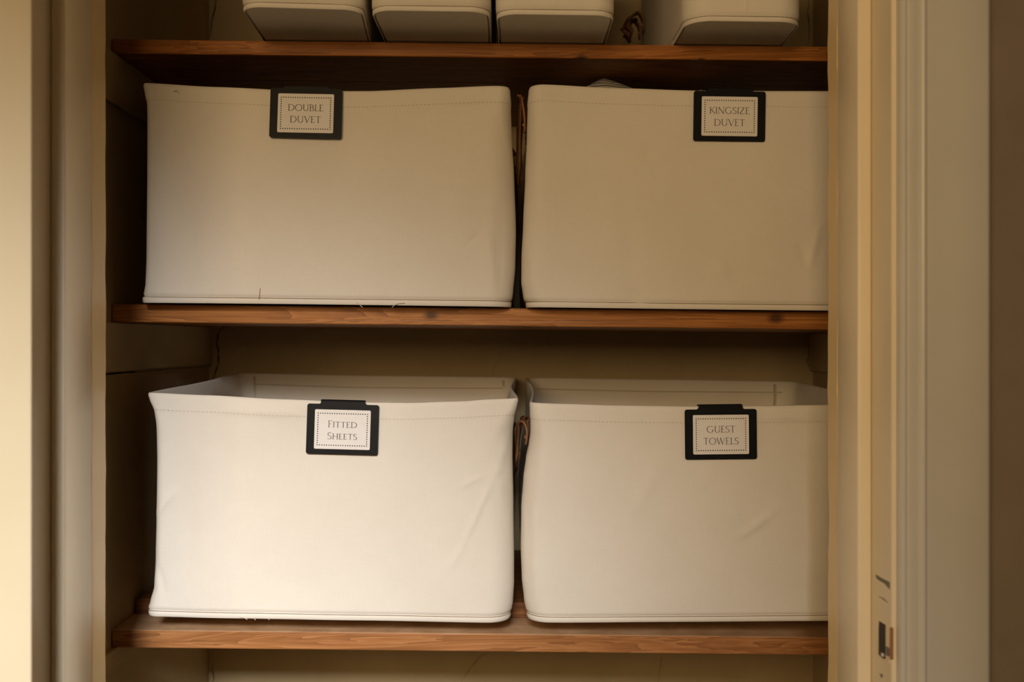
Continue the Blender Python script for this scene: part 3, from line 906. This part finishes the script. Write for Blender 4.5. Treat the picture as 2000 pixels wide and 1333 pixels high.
def glyph(c):
    if c == 'I': return stem(.14) + ser(.14, .02) + ser(.14, .98), .28
    if c == 'L': return stem(.14) + ser(.14, .98) + bar(.02, .52, .03, TN, .13), .58
    if c == 'E': return stem(.14) + bar(.02, .50, .97, TN, -.11) + bar(.14, .42, .52) + bar(.02, .54, .03, TN, .12), .60
    if c == 'F': return stem(.14) + ser(.14, .02) + bar(.02, .52, .97, TN, -.12) + bar(.14, .43, .50), .56
    if c == 'T': return stem(.36) + ser(.36, .02) + bar(.06, .66, .97, TN, -.12) + [([(.06, .97), (.02, .86)], [.05, .03])], .72
    if c == 'H': return stem(.14) + stem(.72) + ser(.14, .02) + ser(.14, .98) + ser(.72, .02) + ser(.72, .98) + bar(.14, .72, .52), .86
    if c == 'D': return stem(.14) + curve([(.02, .97)] + ell(.34, .5, .48, .475, 90, -90) + [(.02, .03)]), .90
    if c == 'O': return curve(ell(.50, .5, .44, .485, 0, 360, 40)), 1.0
    if c == 'U': return stem(.14, .34, 1) + ser(.14, .98) + curve(ell(.43, .34, .29, .32, 180, 360)) + stem(.72, .34, 1, .065) + ser(.72, .98), .86
    if c == 'V': return [([(.08, 1), (.42, 0)], [TK, TK]), ([(.42, 0), (.74, 1)], [TN, TN])] + ser(.08, .98) + ser(.74, .98, .09), .82
    if c == 'W': return [([(.08, 1), (.36, 0)], [TK, TK]), ([(.36, 0), (.62, 1)], [TN, TN]), ([(.56, 1), (.86, 0)], [TK, TK]), ([(.86, 0), (1.14, 1)], [TN, TN])] + ser(.08, .98) + ser(1.14, .98, .09), 1.22
    if c == 'K': return stem(.14) + ser(.14, .02) + ser(.14, .98) + [([(.62, 1), (.16, .46)], [TN, TN]), ([(.28, .60), (.72, 0)], [TK, TK * .9])] + ser(.62, .98, .08), .74
    if c == 'N': return stem(.14, 0, 1, TN) + stem(.78, 0, 1, TN) + [([(.12, 1), (.78, 0)], [TK, TK])] + ser(.14, .02) + ser(.78, .98), .92
    if c == 'G': return curve(ell(.50, .5, .44, .485, 48, 318, 36)) + stem(.83, .14, .44) + ser(.83, .44, .1), .98
    if c == 'S':
        p = ell(.29, .745, .21, .235, 30, 250, 18) + ell(.26, .255, .235, .235, 72, -150, 20)
        return curve(p), .56
    if c == 'Z': return bar(.06, .62, .97) + [([(.62, .97), (.08, .03)], [TK, TK])] + bar(.08, .66, .03, TN, .12) + [([(.06, .97), (.03, .86)], [.05, .03])], .74
    if c == 'B': return stem(.14) + curve([(.02, .97)] + ell(.30, .755, .22, .215, 90, -90) + [(.14, .54)]) + curve([(.14, .54)] + ell(.32, .285, .27, .255, 90, -90) + [(.02, .03)]), .66
    return [], .35

def text_mesh(s, width, cap, caps_scale=None):
    """returns list of (quad polygons) in the plane (u, v), centred on u = 0, baseline v = 0"""
    gl = []; x = 0.0
    for i, c in enumerate(s):
        g, adv = glyph(c)
        sc = 1.0 if (caps_scale is None or i == 0) else caps_scale
        gl.append((g, x, sc)); x += adv * sc + 0.045
    tot = x - 0.045
    fx = width / tot
    quads = []
    for g, ox, sc in gl:
        for pts, ws in g:
            P = [((ox + p[0] * sc) * fx - width / 2, p[1] * sc * cap) for p in pts]
            n = len(P)
            L = []; R = []
            for i in range(n):
                a = P[max(0, i-1)]; b = P[min(n-1, i+1)]
                dx, dy = b[0]-a[0], b[1]-a[1]; l = math.hypot(dx, dy) or 1
                w = ws[i] * cap * 0.5 * 0.92
                L.append((P[i][0] - dy / l * w, P[i][1] + dx / l * w)); R.append((P[i][0] + dy / l * w, P[i][1] - dx / l * w))
            for i in range(n - 1): quads.append((R[i], R[i+1], L[i+1], L[i]))
    return quads

def rrect(w, h, r, n=5):
    P = []
    for (cx, cy, a0) in ((w/2 - r, -h/2 + r, -90), (w/2 - r, h/2 - r, 0), (-w/2 + r, h/2 - r, 90), (-w/2 + r, -h/2 + r, 180)):
        for i in range(n + 1):
            a = math.radians(a0 + 90 * i / n)
            P.append((cx + r * math.cos(a), cy + r * math.sin(a)))
    return P

def label_holder(key, cx, cy, rot, pitch, lines, label, caps=None):
    """clip-on holder; (cx, cy) photo pixel of the plate centre, rot = roll in degrees (clockwise), pitch = leaning back"""
    b, _ = B[key]
    W, H, T = 139.5 * S, 97.5 * S, 0.0016
    X, Z = (cx - 1000) * S, (666.5 - cy) * S
    yf = min(b.front_y(X + dx * W / 2, Z + dz * H / 2) for dx in (-1, -.5, 0, .5, 1) for dz in (-1, -.5, 0, .5, 0.9))
    root = empty('label_holder', (X, yf - 0.001, Z))
    tag(root, label, 'label holder', 'black clip-on basket labels')
    R = Matrix.Rotation(math.radians(rot), 3, 'Y') @ Matrix.Rotation(math.radians(-pitch), 3, 'X')
    O = Vector((X, yf - 0.0007 - abs(math.sin(math.radians(pitch))) * H / 2, Z))
    def P(u, v, w): return O + R @ Vector((u, -w, v))     # w = height above the back of the plate
    def slab(name, out, w0, w1, mat, par):
        n = len(out)
        V = [P(u, v, w0) for u, v in out] + [P(u, v, w1) for u, v in out]
        Fc = [tuple(range(n - 1, -1, -1)), tuple(range(n, 2*n))] + [(j, (j+1) % n, n + (j+1) % n, n + j) for j in range(n)]
        bm = bmesh.new(); me = bpy.data.meshes.new('t'); me.from_pydata(V, [], Fc); bm.from_mesh(me); bpy.data.meshes.remove(me)
        return bm_obj(name, bm, mat, par)
    tw = 0.0225                                         # half width of the tab
    base = rrect(W, H, 0.0024)
    n1 = 6
    # plate outline with the raised tab let into its top edge
    top = []
    for p in base[:12]: top.append(p)
    out = base[:12] + [(tw + 0.0022, H/2), (tw + 0.0008, H/2 + 0.0006), (tw, H/2 + 0.0022), (-tw, H/2 + 0.0022), (-tw - 0.0008, H/2 + 0.0006), (-tw - 0.0022, H/2)] + base[12:]
    slab('plate', out, 0.0, T, M['black'], root)
    # the clip: bends over the rim and down inside the basket
    zr = b.zt(X, b.y0)
    ztop = max(P(0, H/2 + 0.0022, 0).z, zr + 0.0012)
    V = []; Fc = []
    y_f = P(0, H/2, 0).y - 0.0002; y_b = b.y0 + 0.0060
    path = [(y_f, P(0, H/2 + 0.0005, 0).z), (y_f, ztop), (y_f + 0.0008, ztop + 0.0010), (y_b - 0.0008, ztop + 0.0010), (y_b, ztop), (y_b, ztop - 0.03)]
    dz = [math.tan(math.radians(rot)) * u for u in (-tw, tw)]
    for (y, z) in path:
        for ui, u in enumerate((-tw, tw)): V.append((X + u, y, z - dz[ui]))
    inn = [(y_f + 0.0010, path[0][1]), (y_f + 0.0010, ztop), (y_f + 0.0012, ztop + 0.0002), (y_b - 0.0012, ztop + 0.0002), (y_b - 0.0010, ztop), (y_b - 0.0010, ztop - 0.03)]
    for (y, z) in inn:
        for ui, u in enumerate((-tw, tw)): V.append((X + u, y, z - dz[ui]))
    m = len(path)
    for i in range(m - 1):
        Fc.append((2*i, 2*i+1, 2*i+3, 2*i+2))
        o = 2*m
        Fc.append((o+2*i, o+2*i+2, o+2*i+3, o+2*i+1))
        Fc.append((2*i, 2*i+2, o+2*i+2, o+2*i)); Fc.append((2*i+1, o+2*i+1, o+2*i+3, 2*i+3))
    Fc.append((0, 2*m, 2*m+1, 1)); Fc.append((2*m-2, 2*m-1, 4*m-1, 4*m-2))
    bm = bmesh.new(); me = bpy.data.meshes.new('t'); me.from_pydata(V, [], Fc); bm.from_mesh(me); bpy.data.meshes.remove(me)
    bm_obj('clip', bm, M['black'], root)
    cw, ch = 108.5 * S, 76.5 * S
    cv = 0.0008
    card = slab('card', [(u, v - 0.0002) for u, v in rrect(cw, ch, 0.0013)], T, T + 0.0003, M['card'], root)
    tag(card, 'white card printed ' + ' '.join(lines))
    # dotted border
    V = []; Fc = []
    bw, bh = 96.0 * S, 61.5 * S
    pos = [(-bw/2 + bw * i / 21, sg * bh / 2) for i in range(22) for sg in (-1, 1)] + [(sg * bw / 2, -bh/2 + bh * i / 14) for i in range(1, 14) for sg in (-1, 1)]
    for (u, v) in pos:
        o = len(V)
        for q in range(8):
            a = 2 * math.pi * q / 8
            V.append(P(u + 0.00062 * math.cos(a), v - 0.0002 + 0.00062 * math.sin(a), T + 0.00042))
        Fc.append(tuple(range(o, o + 8)))
    mesh_obj('dotted_border', V, Fc, M['ink'], card)
    V = []; Fc = []
    for (txt, wpx, base_px) in lines_geom[key]:
        for q in text_mesh(txt, wpx * S, 13.0 * S, caps):
            o = len(V)
            V += [P(u, v - base_px * S, T + 0.00042 + 0.000012 * (o % 7)) for (u, v) in q]
            Fc.append((o, o+1, o+2, o+3))
    mesh_obj('lettering', V, Fc, M['ink_soft'], card)
    return root

lines_geom = {
    'double': [('DOUBLE', 69, -4.0), ('DUVET', 60, 19.0)],
    'king': [('KINGSIZE', 78.5, -4.5), ('DUVET', 60, 19.0)],
    'fitted': [('FITTED', 57, -3.5), ('SHEETS', 58, 19.5)],
    'guest': [('GUEST', 55.5, -3.5), ('TOWELS', 68.5, 19.5)],
}
label_holder('double', 599.5, 224.0, 1.1, 3.0, ['DOUBLE', 'DUVET'], 'black clip-on label holder with white card reading DOUBLE DUVET')
label_holder('king', 1422.5, 229.5, 0.8, 0.0, ['KINGSIZE', 'DUVET'], 'black clip-on label holder with white card reading KINGSIZE DUVET')
label_holder('fitted', 670.5, 838.5, 1.5, 2.0, ['FITTED', 'SHEETS'], 'black clip-on label holder with white card reading FITTED SHEETS', 0.85)
label_holder('guest', 1406.0, 848.0, -0.6, 0.0, ['GUEST', 'TOWELS'], 'black clip-on label holder with white card reading GUEST TOWELS')
